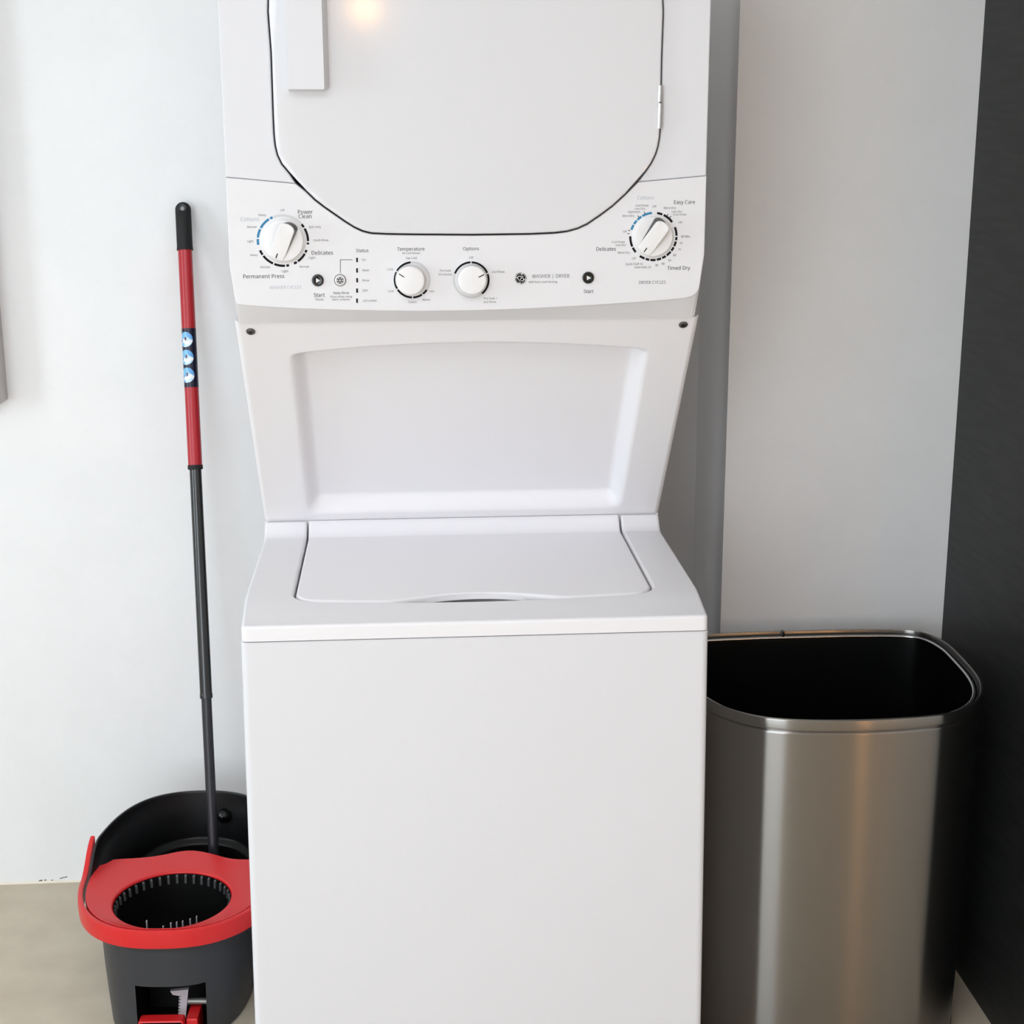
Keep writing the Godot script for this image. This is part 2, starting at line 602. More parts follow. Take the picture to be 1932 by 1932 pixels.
func build_laundry_center() -> void:
	origin = Vector3(0, 0, -0.4)
	var top := thing("laundry_center", "white stacked washer and dryer unit with dials, between the red mop and the steel bin", "washer dryer", origin)
	var W := 0.3415
	# ---- washer
	begin()
	var taper := func(p: Vector2, y: float) -> Vector3: return Vector3(p.x * lerpf(1.015, 0.9865, y / 0.878), y, p.y)
	var foot := rounded(PackedVector2Array([Vector2(-W, -0.8), Vector2(W, -0.8), Vector2(W, 0.0), Vector2(-W, 0.0)]), [0.004, 0.004, 0.011, 0.011], 6)
	prism(foot, [[0.0, 0.0], [0.0, 0.4], [0.0, 0.8785], [0.0012, 0.8800]], taper)
	put("washer_cabinet", M.enamel, top, 30.0)
	begin()
	prism(rect(-W + 0.008, -0.78, W - 0.008, -0.004), [[0.0, 0.86], [0.0, 0.885]], lying)
	put("deck_seal", M.gap, top)
	# the deck: a U of white plastic round the lid
	var L := -0.2662
	var R := 0.2712
	var g := 0.0032
	var u := PackedVector2Array()
	var outer := rounded(PackedVector2Array([Vector2(-W, -0.4912), Vector2(-W, -0.13), Vector2(-W + 0.0065, 0.001), Vector2(W - 0.0065, 0.001), Vector2(W, -0.13), Vector2(W, -0.4912)]), [0.0, 0.3, 0.009, 0.009, 0.3, 0.0], 6)
	for p in outer: u.append(p)
	# inner edge, from the right back corner round the front to the left back
	var inner := []
	for z in [-0.4912, -0.482, -0.474, -0.468, -0.46, -0.45, -0.4, -0.3, -0.2]: inner.append(Vector2(R + g, z))
	var n := 64
	for i in n + 1:
		var x := R + g - (R - L + 2.0 * g) * i / n
		# crowd the samples towards the rounded corners
		var s := float(i) / n
		x = lerpf(R + g, L - g, s * s * (3.0 - 2.0 * s))
		inner.append(Vector2(x, lid_front(x, L - g, R + g, 0.036) + 0.0022))
	for z in [-0.2, -0.3, -0.4, -0.45, -0.46, -0.468, -0.474, -0.482, -0.4912]: inner.append(Vector2(L - g, z))
	for p in inner: u.append(p)
	begin()
	var over := func(p: Vector2, d: float) -> Vector3: return Vector3(p.x, deck_height(p.y) - d if d < 0.01 else lerpf(0.8815, deck_height(p.y) - d, 0.0), p.y)
	var cuts := [-0.4912, -0.487, -0.483, -0.479, -0.475, -0.471, -0.467, -0.463, -0.459, -0.455, -0.3, -0.13, -0.11, -0.09, -0.07, -0.05, -0.035, -0.02, -0.01, 0.002]
	var dense := PackedVector2Array()
	u = ccw(u)
	for i in u.size():
		var a := u[i]
		var b := u[(i + 1) % u.size()]
		dense.append(a)
		var ts := []
		for c in cuts:
			if (a.y - c) * (b.y - c) < 0.0: ts.append((c - a.y) / (b.y - a.y))
		ts.sort()
		for t in ts:
			if t > 0.01 and t < 0.99: dense.append(a.lerp(b, t))
	var br := 0.005
	var rings := [[0.0, 0.03], [0.0, br]]
	for k in range(1, 5): rings.append([br * (1.0 - cos(k * PI / 8.0)), br * (1.0 - sin(k * PI / 8.0))])
	prism(dense, rings, over, false, false)
	var face := inset(dense, br)
	for k in cuts.size() - 1:
		for part in Geometry2D.intersect_polygons(face, rect(-1.0, cuts[k], 1.0, cuts[k + 1])):
			cap(part, over, 0.0, true)
	put("washer_deck", M.deck, top, 35.0, Vector3(0, 1, 0.6))
	begin()
	prism(rect(L - 0.02, -0.485, R + 0.02, -0.06), [[0.0, 0.882], [0.0, 0.8915]], lying)
	put("tub_ring", M.gap, top)
	# the lid
	begin()
	var cols := []
	var nx := 72
	var side := [[0.0, -0.0225], [0.0, -0.0035], [0.0004, -0.0018], [0.0012, -0.0006], [0.0030, 0.0]]
	var xs := []
	for s in side: xs.append([L + s[0], s[1]])
	for i in range(1, nx):
		var s := float(i) / nx
		xs.append([lerpf(L + 0.003, R - 0.003, 0.5 - 0.5 * cos(s * PI)), 0.0])
	for k in side.size(): xs.append([R - side[side.size() - 1 - k][0], side[side.size() - 1 - k][1]])
	for e in xs:
		var x: float = e[0]
		var drop: float = e[1]
		var zf := lid_front(clampf(x, L + 0.0005, R - 0.0005), L, R, 0.035)
		var scoop := pow(maxf(0.0, 1.0 - pow((x - 0.005) / 0.135, 2.0)), 1.3)
		var line := []
		var roll := 0.0075 - 0.0045 * scoop
		var fall := 0.0075 - 0.0030 * scoop
		var edge := zf - 0.037 * scoop
		for z in [-0.4908, -0.488, -0.484, -0.480, -0.476, -0.472, -0.468, -0.464, -0.460, -0.456, -0.42, -0.36, -0.28, -0.2, -0.16]:
			line.append(Vector3(x, deck_height(z) + drop, z))
		var z0 := edge - roll
		for k in 9:
			var t := k / 8.0
			var zz := z0 + roll * sin(t * PI * 0.5)
			var yy := deck_height(z0) - fall * (1.0 - cos(t * PI * 0.5))
			line.append(Vector3(x, minf(yy, deck_height(z0) + drop) if drop > -0.01 else deck_height(z0) + drop, zz))
		line.append(Vector3(x, lerpf(0.896, 0.899, scoop), edge - 0.0006 + 0.0035 * scoop))
		line.append(Vector3(x, 0.889, edge - 0.0012 - 0.006 * scoop))
		cols.append(line)
	skin(cols)
	put("washer_lid", M.plastic, top, 50.0, Vector3(0, 1, 0.3))
	# ---- the sloping access panel between washer and dryer
	begin()
	var low := Vector3(0, 0.9312, -0.4915)
	var high := Vector3(0, 1.3155, -0.166)
	var run := (high - low)
	var nrm := Vector3(0, -run.z, run.y).normalized()
	var grid := []
	var ny := 190
	var nxx := 170
	for j in ny + 1:
		var t := float(j) / ny
		var row := []
		for i in nxx + 1:
			var x := lerpf(-W, W, float(i) / nxx)
			var p := low + run * t + Vector3(x, 0, 0)
			# arched top, straight sides, soft foot
			var arch := 0.900 - 0.042 * pow(absf(x - 0.003) / 0.272, 2.0)
			var dx := 0.2715 - absf(x - 0.003)
			var dt := (arch - t) * run.length()
			var db := (t - 0.035) * run.length()
			var sx := smoothstep(0.0, 0.024, dx)
			var st := smoothstep(0.0, 0.015, dt)
			var sb := smoothstep(0.0, 0.030, db)
			p -= nrm * 0.023 * sx * st * sb
			var e := minf(minf(x + W, W - x), 1.0)
			if e < 0.004: p -= nrm * (0.004 - sqrt(maxf(0.0, 0.000016 - (0.004 - e) * (0.004 - e))))
			row.append(p)
		grid.append(row)
	skin(grid)
	for i in [0, nxx]:
		var rows := []
		for j in ny + 1: rows.append([grid[j][i], Vector3(grid[j][i].x, grid[j][i].y, -0.79)])
		for j in ny:
			if i == 0: quad(rows[j][0], rows[j + 1][0], rows[j + 1][1], rows[j][1])
			else: quad(rows[j][0], rows[j][1], rows[j + 1][1], rows[j + 1][0])
	for i in nxx: quad(grid[ny][i], grid[ny][i + 1], Vector3(grid[ny][i + 1].x, 1.3155, -0.3), Vector3(grid[ny][i].x, 1.3155, -0.3))
	put("access_panel", M.plastic, top, 45.0, nrm)
	begin()
	prism(rect(-W, -0.79, W, -0.4935), [[0.0, 0.8805], [0.0, 0.9318]], lying)
	put("rear_housing", M.plastic, top, 30.0)
	for c in [[-0.3204, 1.3], [0.3202, 1.3028]]:
		var sc: Vector3 = low + run * ((c[1] - low.y) / run.y) + Vector3(c[0], 0, 0) + nrm * 0.0002
		var bs := Basis(Vector3(1, 0, 0), nrm, Vector3(1, 0, 0).cross(nrm))
		begin()
		lathe([[0.0005, 0.0008], [0.0022, 0.0008], [0.0026, 0.0024], [0.0048, 0.0024], [0.0066, 0.0012], [0.0068, 0.0]], sc, bs, 20)
		var s1 := put("screw", M.screw, top, 30.0)
		begin()
		lathe([[0.0024, 0.0016], [0.0001, 0.0017]], sc, bs, 10)
		put("socket", M.black, s1, 30.0, nrm)
	# ---- control panel
	var f := -0.135
	var F := flat([-0.3415, 1.5225, -0.342, 1.4])
	F.append_array(flat([-0.3365, 1.3509, -0.3349, 1.3455, -0.3301, 1.3436, -0.3166, 1.3423, -0.2941, 1.3402, -0.2564, 1.3379, -0.1808, 1.3343, -0.0818, 1.3317, -0.0051, 1.3316, 0.0718, 1.333, 0.1491, 1.336, 0.2423, 1.3408, 0.2968, 1.3444, 0.3139, 1.3462, 0.324, 1.3484, 0.331, 1.3529, 0.3351, 1.3598, 0.3364, 1.3683]))
	F.append_array(flat([0.3415, 1.41, 0.3415, 1.5208, 0.2432, 1.5128]))
	F.append_array(flat([0.2251, 1.495, 0.2069, 1.4786, 0.1902, 1.4664, 0.1703, 1.4532, 0.1564, 1.447, 0.141, 1.4429, 0.1217, 1.4408, 0.0873, 1.4396, 0.0035, 1.4391, -0.0797, 1.4403, -0.1175, 1.4412, -0.1401, 1.4425, -0.1523, 1.4456, -0.1643, 1.4514, -0.1762, 1.4589, -0.1916, 1.4698, -0.2062, 1.4802, -0.2186, 1.4899, -0.2309, 1.5022, -0.2446, 1.5133]))
	var P := ccw(F)
	var foot_y: float = 1.3144
	var sunk := func(p: Vector2, z: float) -> Vector3:
		if z > f - 0.01: return Vector3(p.x, p.y, z)
		var w := 1.0 - smoothstep(1.356, 1.379, p.y)
		return Vector3(p.x * (1.0 - 0.002 * w), lerpf(p.y, foot_y, w), z)
	begin()
	prism(P, [[0.0, -0.60], [0.0, f - 0.031], [0.0, f - 0.0285], [0.0, f - 0.0022], [0.0003, f - 0.0011], [0.0008, f - 0.0004], [0.0019, f]], sunk)
	var cp := put("control_panel", M.panel, top, 28.0)
	# ---- dryer cabinet: front frame and body
	var D := flat([-0.2446, 1.5135, -0.3415, 1.5227, -0.3415, 1.92, 0.3415, 1.92, 0.3415, 1.521, 0.2432, 1.513, 0.2537, 1.5265, 0.262, 1.5384, 0.2679, 1.5503, 0.2715, 1.5622, 0.2735, 1.5755, 0.2743, 1.5888, 0.2743, 1.6827, 0.2753, 1.745, 0.2713, 1.8053, 0.2551, 1.8407, 0.2246, 1.8611, 0.1843, 1.8661, -0.1835, 1.8661, -0.2238, 1.8611, -0.2543, 1.8407, -0.2705, 1.8053, -0.2745, 1.745, -0.2725, 1.6898, -0.2731, 1.6049, -0.2729, 1.5819, -0.2718, 1.5652, -0.2693, 1.5527, -0.2637, 1.5401, -0.2531, 1.5268])
	begin()
	prism(D, bevelled(-0.22, -0.1372, 0.0026), facing)
	var dc := put("dryer_cabinet", M.enamel, top, 30.0)
	begin()
	slab(Vector3(-W + 0.001, 1.33, -0.8), Vector3(W - 0.001, 1.925, -0.19))
	put("drum_housing", M.enamel, dc)
	begin()
	prism(inset(ccw(flat([-0.2714, 1.6899, -0.272, 1.6049, -0.2718, 1.5819, -0.2707, 1.5653, -0.2682, 1.553, -0.2628, 1.5407, -0.2522, 1.5276, -0.2416, 1.5155, -0.2301, 1.503, -0.2179, 1.4908, -0.2056, 1.4811, -0.191, 1.4707, -0.1756, 1.4598, -0.1638, 1.4523, -0.1519, 1.4467, -0.14, 1.4436, -0.1174, 1.4423, -0.0797, 1.4414, 0.0036, 1.4402, 0.0873, 1.4407, 0.1216, 1.4419, 0.1407, 1.444, 0.156, 1.448, 0.1698, 1.4542, 0.1895, 1.4673, 0.2062, 1.4795, 0.2243, 1.4958, 0.2416, 1.5146, 0.2528, 1.5272, 0.261, 1.5389, 0.2669, 1.5507, 0.2704, 1.5624, 0.2725, 1.5756, 0.2732, 1.5888, 0.2732, 1.6827, 0.2742, 1.745, 0.2702, 1.805, 0.2542, 1.84, 0.2242, 1.86, 0.1842, 1.865, -0.1834, 1.865, -0.2234, 1.86, -0.2534, 1.84, -0.2694, 1.805, -0.2734, 1.745])), -0.02), [[0.0, -0.19], [0.0, -0.158]], facing)
	put("door_gasket", M.gap, dc)
	# ---- dryer door
	var door := inset(ccw(flat([-0.2714, 1.6899, -0.272, 1.6049, -0.2718, 1.5819, -0.2707, 1.5653, -0.2682, 1.553, -0.2628, 1.5407, -0.2522, 1.5276, -0.2416, 1.5155, -0.2301, 1.503, -0.2179, 1.4908, -0.2056, 1.4811, -0.191, 1.4707, -0.1756, 1.4598, -0.1638, 1.4523, -0.1519, 1.4467, -0.14, 1.4436, -0.1174, 1.4423, -0.0797, 1.4414, 0.0036, 1.4402, 0.0873, 1.4407, 0.1216, 1.4419, 0.1407, 1.444, 0.156, 1.448, 0.1698, 1.4542, 0.1895, 1.4673, 0.2062, 1.4795, 0.2243, 1.4958, 0.2416, 1.5146, 0.2528, 1.5272, 0.261, 1.5389, 0.2669, 1.5507, 0.2704, 1.5624, 0.2725, 1.5756, 0.2732, 1.5888, 0.2732, 1.6827, 0.2742, 1.745, 0.2702, 1.805, 0.2542, 1.84, 0.2242, 1.86, 0.1842, 1.865, -0.1834, 1.865, -0.2234, 1.86, -0.2534, 1.84, -0.2694, 1.805, -0.2734, 1.745])), 0.0014)
	begin()
	prism(door, [[0.0, -0.16], [0.0, -0.1335], [0.0005, -0.1317], [0.0017, -0.1304], [0.0035, -0.13]], facing)
	var dd := put("dryer_door", M.door, top, 30.0)
	# handle
	begin()
	var hx0: float = -0.249
	var hx1: float = -0.1984
	var hy: float = 1.6392
	var base := rounded(PackedVector2Array([Vector2(hx0, hy), Vector2(hx1 + 0.006, hy), Vector2(hx1 + 0.006, 1.845), Vector2(hx0, 1.845)]), [0.001, 0.009, 0.009, 0.001], 5)
	var lid := rounded(PackedVector2Array([Vector2(hx0 + 0.0015, hy + 0.002), Vector2(hx1, hy + 0.002), Vector2(hx1, 1.843), Vector2(hx0 + 0.0015, 1.843)]), [0.001, 0.003, 0.003, 0.001], 5)
	var rr := []
	for step in [[0.0, -0.138], [0.0, -0.1285], [0.9, -0.112], [0.97, -0.1085], [1.0, -0.1080]]:
		var ring := []
		for i in base.size():
			var q := base[i].lerp(lid[i], step[0])
			ring.append(Vector3(q.x, q.y, step[1]))
		rr.append(ring)
	loft(rr)
	put("door_handle", M.enamel, dd, 25.0)
	for h in [[0.271, 1.5866, -0.131, 0.0357, 0.008], [0.2707, 1.6229, -0.131, 0.0238, 0.008]]:
		begin()
		lathe([[0.0022, 0.0], [0.0036, 0.0006], [0.0036, h[3] - 0.0006], [0.0022, h[3]]], Vector3(h[0], h[1], h[2]), Basis(Vector3(h[4], 1, 0).normalized().cross(Vector3(0, 0, 1)), Vector3(h[4], 1, 0).normalized(), Vector3(0, 0, 1)), 16)
		put("hinge", M.chrome, dd)
	# ---- dials, knobs, buttons
	dial(top, Vector3(-0.265, 1.4346, f), 0.0303, deg_to_rad(23), 0.008, Vector2(0.0035, 0.0032))
	dial(top, Vector3(0.265, 1.4359, f), 0.0292, deg_to_rad(33), 0.008, Vector2(-0.0030, 0.0032))
	selector(top, Vector3(-0.0856, 1.3777, f), 0.0205, deg_to_rad(-58))
	selector(top, Vector3(0.0028, 1.3774, f), 0.0205, deg_to_rad(64))
	arcs(cp, Vector3(-0.265, 1.4342, f), 0.0338, 0.037, [[261, 338]], [276, 299, 330], 1.6, M.blue_ink)
	arcs(cp, Vector3(-0.265, 1.4342, f), 0.0338, 0.037, [[50, 99], [112, 156], [168, 248]], [60, 93, 120, 147, 176, 204, 235], 1.6, M.ink)
	arcs(cp, Vector3(0.266, 1.4358, f), 0.0321, 0.0352, [[287, 355]], [301, 314, 329], 1.4, M.blue_ink)
	arcs(cp, Vector3(0.266, 1.4358, f), 0.0321, 0.0352, [[8, 21.5], [25, 53], [67, 215], [229, 271]], [90, 101, 116, 129, 145, 158, 172, 188, 200, 244], 1.5, M.ink)
	arcs(cp, Vector3(-0.0827, 1.377, f), 0.0237, 0.0265, [[125, 356]], [145, 180, 239, 299], 2.0, M.ink)
	arcs(cp, Vector3(0.0022, 1.3762, f), 0.0237, 0.0265, [[-68, 142]], [0, 69], 2.0, M.ink)
	arcs(cp, Vector3(-0.265, 1.4342, f), 0.0338, 0.037, [[-20, 49]], [], 1.0, M.faint)
	arcs(cp, Vector3(-0.0827, 1.377, f), 0.0237, 0.0265, [[-3, 124]], [], 1.0, M.faint)
	arcs(cp, Vector3(0.0022, 1.3762, f), 0.0237, 0.0265, [[143, 291]], [], 1.0, M.faint)
	for a in [33.0, 41.0, 277.0, 284.0, 322.0, 338.0]:
		begin()
		ring_part(Vector3(0.266, 1.4358, f), 0.0352, 0.0379, a - 0.8, a + 0.8, 0.0003)
		put("dial_tick", M.ink, cp, 20.0)
	var facing_out := Basis(Vector3(1, 0, 0), Vector3(0, 0, 1), Vector3(0, -1, 0))
	for c in [Vector3(-0.2177, 1.3779, f), Vector3(0.1717, 1.3778, f)]:
		begin()
		lathe([[0.0085, 0.0], [0.0085, 0.0022], [0.0078, 0.0034], [0.006, 0.0038], [0.003, 0.003], [0.0002, 0.0027]], c, facing_out, 36)
		var sb := put("start_button", M.button, top, 30.0)
		begin()
		prism(PackedVector2Array([Vector2(c.x - 0.0022, c.y - 0.0034), Vector2(c.x + 0.0034, c.y), Vector2(c.x - 0.0022, c.y + 0.0034)]), [[0.0, c.z + 0.0027], [0.0, c.z + 0.0042]], facing)
		put("play_mark", M.knob, sb)
	begin()
	var rc := Vector3(-0.1858, 1.3776, f)
	lathe([[0.0074, 0.0], [0.0074, 0.0018], [0.0066, 0.0026], [0.0002, 0.0028]], rc, facing_out, 36)
	var rb := put("rinse_button", M.knob, top, 30.0)
	begin()
	ring_part(rc + Vector3(0, 0, 0.0001), 0.0078, 0.0086, 0, 360, 0.0004)
	put("button_ring", M.soft_ink, rb)
	begin()
	for k in 6:
		var a := k * TAU / 6.0
		var p := Vector2(sin(a), cos(a)) * 0.0028
		var to2 := func(q: Vector2, z: float) -> Vector3: return rc + Vector3(p.x, p.y, 0) + Vector3(q.x, q.y, 0).rotated(Vector3(0, 0, 1), -a) + Vector3(0, 0, z)
		prism(rect(-0.0011, -0.0016, 0.0011, 0.0016, 0.0004, 1), [[0.0, 0.0025], [0.0, 0.0031]], to2)
	ring_part(rc + Vector3(0, 0, 0.0026), 0.0046, 0.0052, 0, 360, 0.0004)
	put("water_mark", M.soft_ink, rb)
	for c in [[-0.1609, 1.4061], [-0.1613, 1.3913], [-0.1616, 1.3773], [-0.1621, 1.3625], [-0.1625, 1.3481]]:
		begin()
		box(Vector3(c[0], c[1], f + 0.0002), Vector3(0.0024, 0.0062, 0.0012), 0.0004)
		put("status_light", M.ink, top)
	begin()
	prism(PackedVector2Array([Vector2(-0.1856, 1.3878), Vector2(-0.1848, 1.3878), Vector2(-0.1843, 1.4063), Vector2(-0.1673, 1.4062), Vector2(-0.1673, 1.407), Vector2(-0.1851, 1.4071)]), [[0.0, f], [0.0, f + 0.0003]], facing)
	put("printed_line", M.soft_ink, cp)
	# round emblem with its curling monogram
	var ec := Vector3(0.0737, 1.3777, f)
	begin()
	lathe([[0.0082, 0.0], [0.0082, 0.0008], [0.0079, 0.0012], [0.0002, 0.0012]], ec, facing_out, 40)
	var em := put("emblem", M.ink, top, 30.0)
	begin()
	ring_part(ec + Vector3(0, 0, 0.0011), 0.0069, 0.0074, 0, 360, 0.0004)
	for k in 4:
		var a := k * 90.0 + 18.0
		var q := Vector3(sin(deg_to_rad(a)), cos(deg_to_rad(a)), 0) * 0.0066
		ring_part(ec + q + Vector3(0, 0, 0.0012), 0.0010, 0.0017, a - 200, a + 60, 0.0004)
	ring_part(ec + Vector3(-0.0018, 0.0008, 0.0012), 0.0022, 0.0030, -150, 110, 0.0004)
	ring_part(ec + Vector3(-0.0018, -0.0012, 0.0012), 0.0012, 0.0019, 60, 300, 0.0004)
	ring_part(ec + Vector3(0.0022, 0.0016, 0.0012), 0.0013, 0.0020, -140, 80, 0.0004)
	ring_part(ec + Vector3(0.0020, -0.0015, 0.0012), 0.0018, 0.0026, -60, 230, 0.0004)
	put("monogram", M.knob, em, 20.0)
	# ---- printing
	for t in [
		["Power", -0.2322, 1.4741, 0.0055, "ink"],
		["Clean", -0.2324, 1.468, 0.0055, "ink"],
		["Cottons", -0.3104, 1.4645, 0.0055, "pale_ink"],
		["Heavy", -0.2927, 1.4704, 0.0029, "soft_ink"],
		["Off", -0.2641, 1.4766, 0.0027, "soft_ink"],
		["Normal", -0.3079, 1.4538, 0.0029, "soft_ink"],
		["Light", -0.311, 1.4338, 0.0029, "soft_ink"],
		["Heavy", -0.3069, 1.4144, 0.0029, "soft_ink"],
		["Normal", -0.2917, 1.3974, 0.0029, "soft_ink"],
		["Light", -0.2639, 1.3913, 0.0032, "soft_ink"],
		["Normal", -0.2364, 1.3973, 0.0029, "soft_ink"],
		["Light", -0.2247, 1.4099, 0.0032, "soft_ink"],
		["Delicates", -0.2102, 1.4166, 0.0055, "ink"],
		["Spin Only", -0.2191, 1.4531, 0.0029, "soft_ink"],
		["Quick Rinse", -0.2113, 1.4345, 0.0029, "soft_ink"],
		["Permanent Press", -0.2943, 1.3842, 0.0055, "ink"],
		["WASHER CYCLES", -0.2641, 1.3681, 0.0044, "pale_ink"],
		["Start", -0.2164, 1.3567, 0.0055, "ink"],
		["Pause", -0.2162, 1.3506, 0.0032, "soft_ink"],
		["Deep Rinse", -0.1849, 1.3595, 0.0033, "ink"],
		["Press when using", -0.185, 1.3542, 0.0023, "soft_ink"],
		["fabric softener", -0.1852, 1.3501, 0.0023, "soft_ink"],
		["Status", -0.1532, 1.4193, 0.0047, "ink"],
		["On", -0.1512, 1.4063, 0.003, "soft_ink"],
		["Wash", -0.1489, 1.3914, 0.003, "soft_ink"],
		["Rinse", -0.1492, 1.3771, 0.003, "soft_ink"],
		["Spin", -0.1504, 1.3629, 0.003, "soft_ink"],
		["Lid Locked", -0.1444, 1.348, 0.003, "soft_ink"],
		["Temperature", -0.0837, 1.421, 0.0048, "ink"],
		["All Cold Rinses", -0.0835, 1.4152, 0.0025, "soft_ink"],
		["Tap Cold", -0.0836, 1.4082, 0.003, "soft_ink"],
		["Cold", -0.114, 1.3924, 0.003, "soft_ink"],
		["Cool", -0.1137, 1.3614, 0.003, "soft_ink"],
		["Colors", -0.083, 1.3453, 0.003, "soft_ink"],
		["Warm", -0.0631, 1.3485, 0.003, "soft_ink"],
		["Hot", -0.0547, 1.3604, 0.003, "soft_ink"],
		["Options", 0.0024, 1.4207, 0.0047, "ink"],
		["Off", 0.0023, 1.4079, 0.003, "soft_ink"],
		["Pre Soak", -0.035, 1.3899, 0.003, "soft_ink"],
		["30 minutes", -0.0351, 1.3844, 0.0023, "soft_ink"],
		["2nd Rinse", 0.0413, 1.3874, 0.003, "soft_ink"],
		["Pre Soak +", 0.0297, 1.3494, 0.003, "soft_ink"],
		["2nd Rinse", 0.0288, 1.3443, 0.003, "soft_ink"],
		["WASHER | DRYER", 0.1173, 1.3805, 0.005, "soft_ink"],
		["with Auto Load Sensing", 0.106, 1.3724, 0.002, "soft_ink"],
		["Start", 0.1725, 1.358, 0.005, "ink"],
		["Cottons", 0.2538, 1.4908, 0.005, "pale_ink"],
		["Easy Care", 0.31, 1.4843, 0.0052, "ink"],
		["Cool Down", 0.2487, 1.48, 0.0025, "soft_ink"],
		["Less Dry", 0.2457, 1.4755, 0.0025, "soft_ink"],
		["Optimum", 0.2373, 1.4711, 0.003, "soft_ink"],
		["More Dry", 0.2292, 1.4654, 0.003, "soft_ink"],
		["Off", 0.2666, 1.4784, 0.0026, "soft_ink"],
		["More Dry", 0.2889, 1.4763, 0.003, "soft_ink"],
		["Less Dry", 0.2993, 1.471, 0.0027, "soft_ink"],
		["Cool Down", 0.3037, 1.4669, 0.0026, "soft_ink"],
		["Off", 0.3046, 1.4555, 0.0027, "soft_ink"],
		["80 Min.", 0.3133, 1.4355, 0.003, "ink"],
		["75", 0.3065, 1.426, 0.003, "ink"],
		["70", 0.3044, 1.417, 0.003, "soft_ink"],
		["60", 0.2976, 1.4089, 0.003, "ink"],
		["50", 0.2903, 1.4016, 0.003, "soft_ink"],
		["40", 0.2808, 1.3968, 0.003, "ink"],
		["30", 0.2716, 1.3947, 0.003, "ink"],
		["Dewrinkle 20", 0.2512, 1.392, 0.003, "soft_ink"],
		["Quick Fluff 10", 0.2385, 1.3967, 0.003, "soft_ink"],
		["Off", 0.2379, 1.4047, 0.0026, "soft_ink"],
		["More Dry", 0.2233, 1.4132, 0.003, "soft_ink"],
		["Delicates", 0.1974, 1.4185, 0.0052, "ink"],
		["Less Dry", 0.2185, 1.4242, 0.0026, "soft_ink"],
		["Cool Down", 0.2152, 1.4285, 0.0026, "soft_ink"],
		["Off", 0.2241, 1.4432, 0.0026, "soft_ink"],
		["Timed Dry", 0.3039, 1.3904, 0.0052, "ink"],
		["DRYER CYCLES", 0.2656, 1.37, 0.0044, "soft_ink"],
	]:
		text_at(cp, t[0], Vector3(t[1], t[2], f), t[3], M[t[4]])

# ------------------------------------------------------------------ right: dark cabinet, steel bin
func build_cabinet() -> void:
	origin = Vector3(1.25, 0, -0.4)
	var c := thing("tall_cabinet", "tall charcoal wood-grain cabinet side at the right edge, behind the steel bin", "cabinet", origin)
	begin(); box(Vector3(0.9457 + 0.009, 1.2, -0.381), Vector3(0.018, 2.4, 0.662), 0.0012); put("side_panel", M.laminate, c)
	begin(); box(Vector3(1.255, 1.25, -0.39), Vector3(0.58, 2.3, 0.64), 0.002); put("carcass", M.laminate, c)
	begin(); box(Vector3(1.255, 0.05, -0.42), Vector3(0.58, 0.1, 0.56), 0.002); put("plinth", M.gap, c)
	for s in 2:
		begin(); box(Vector3(1.108 + s * 0.294, 1.25, -0.059), Vector3(0.29, 2.29, 0.02), 0.0015)
		var d := put("door", M.laminate, c)
		begin(); tube(PackedVector3Array([Vector3(1.23 + s * 0.05, 1.0, -0.05), Vector3(1.23 + s * 0.05, 1.0, -0.02), Vector3(1.23 + s * 0.05, 1.2, -0.02), Vector3(1.23 + s * 0.05, 1.2, -0.05)]), 0.005)
		put("handle", M.chrome, d)

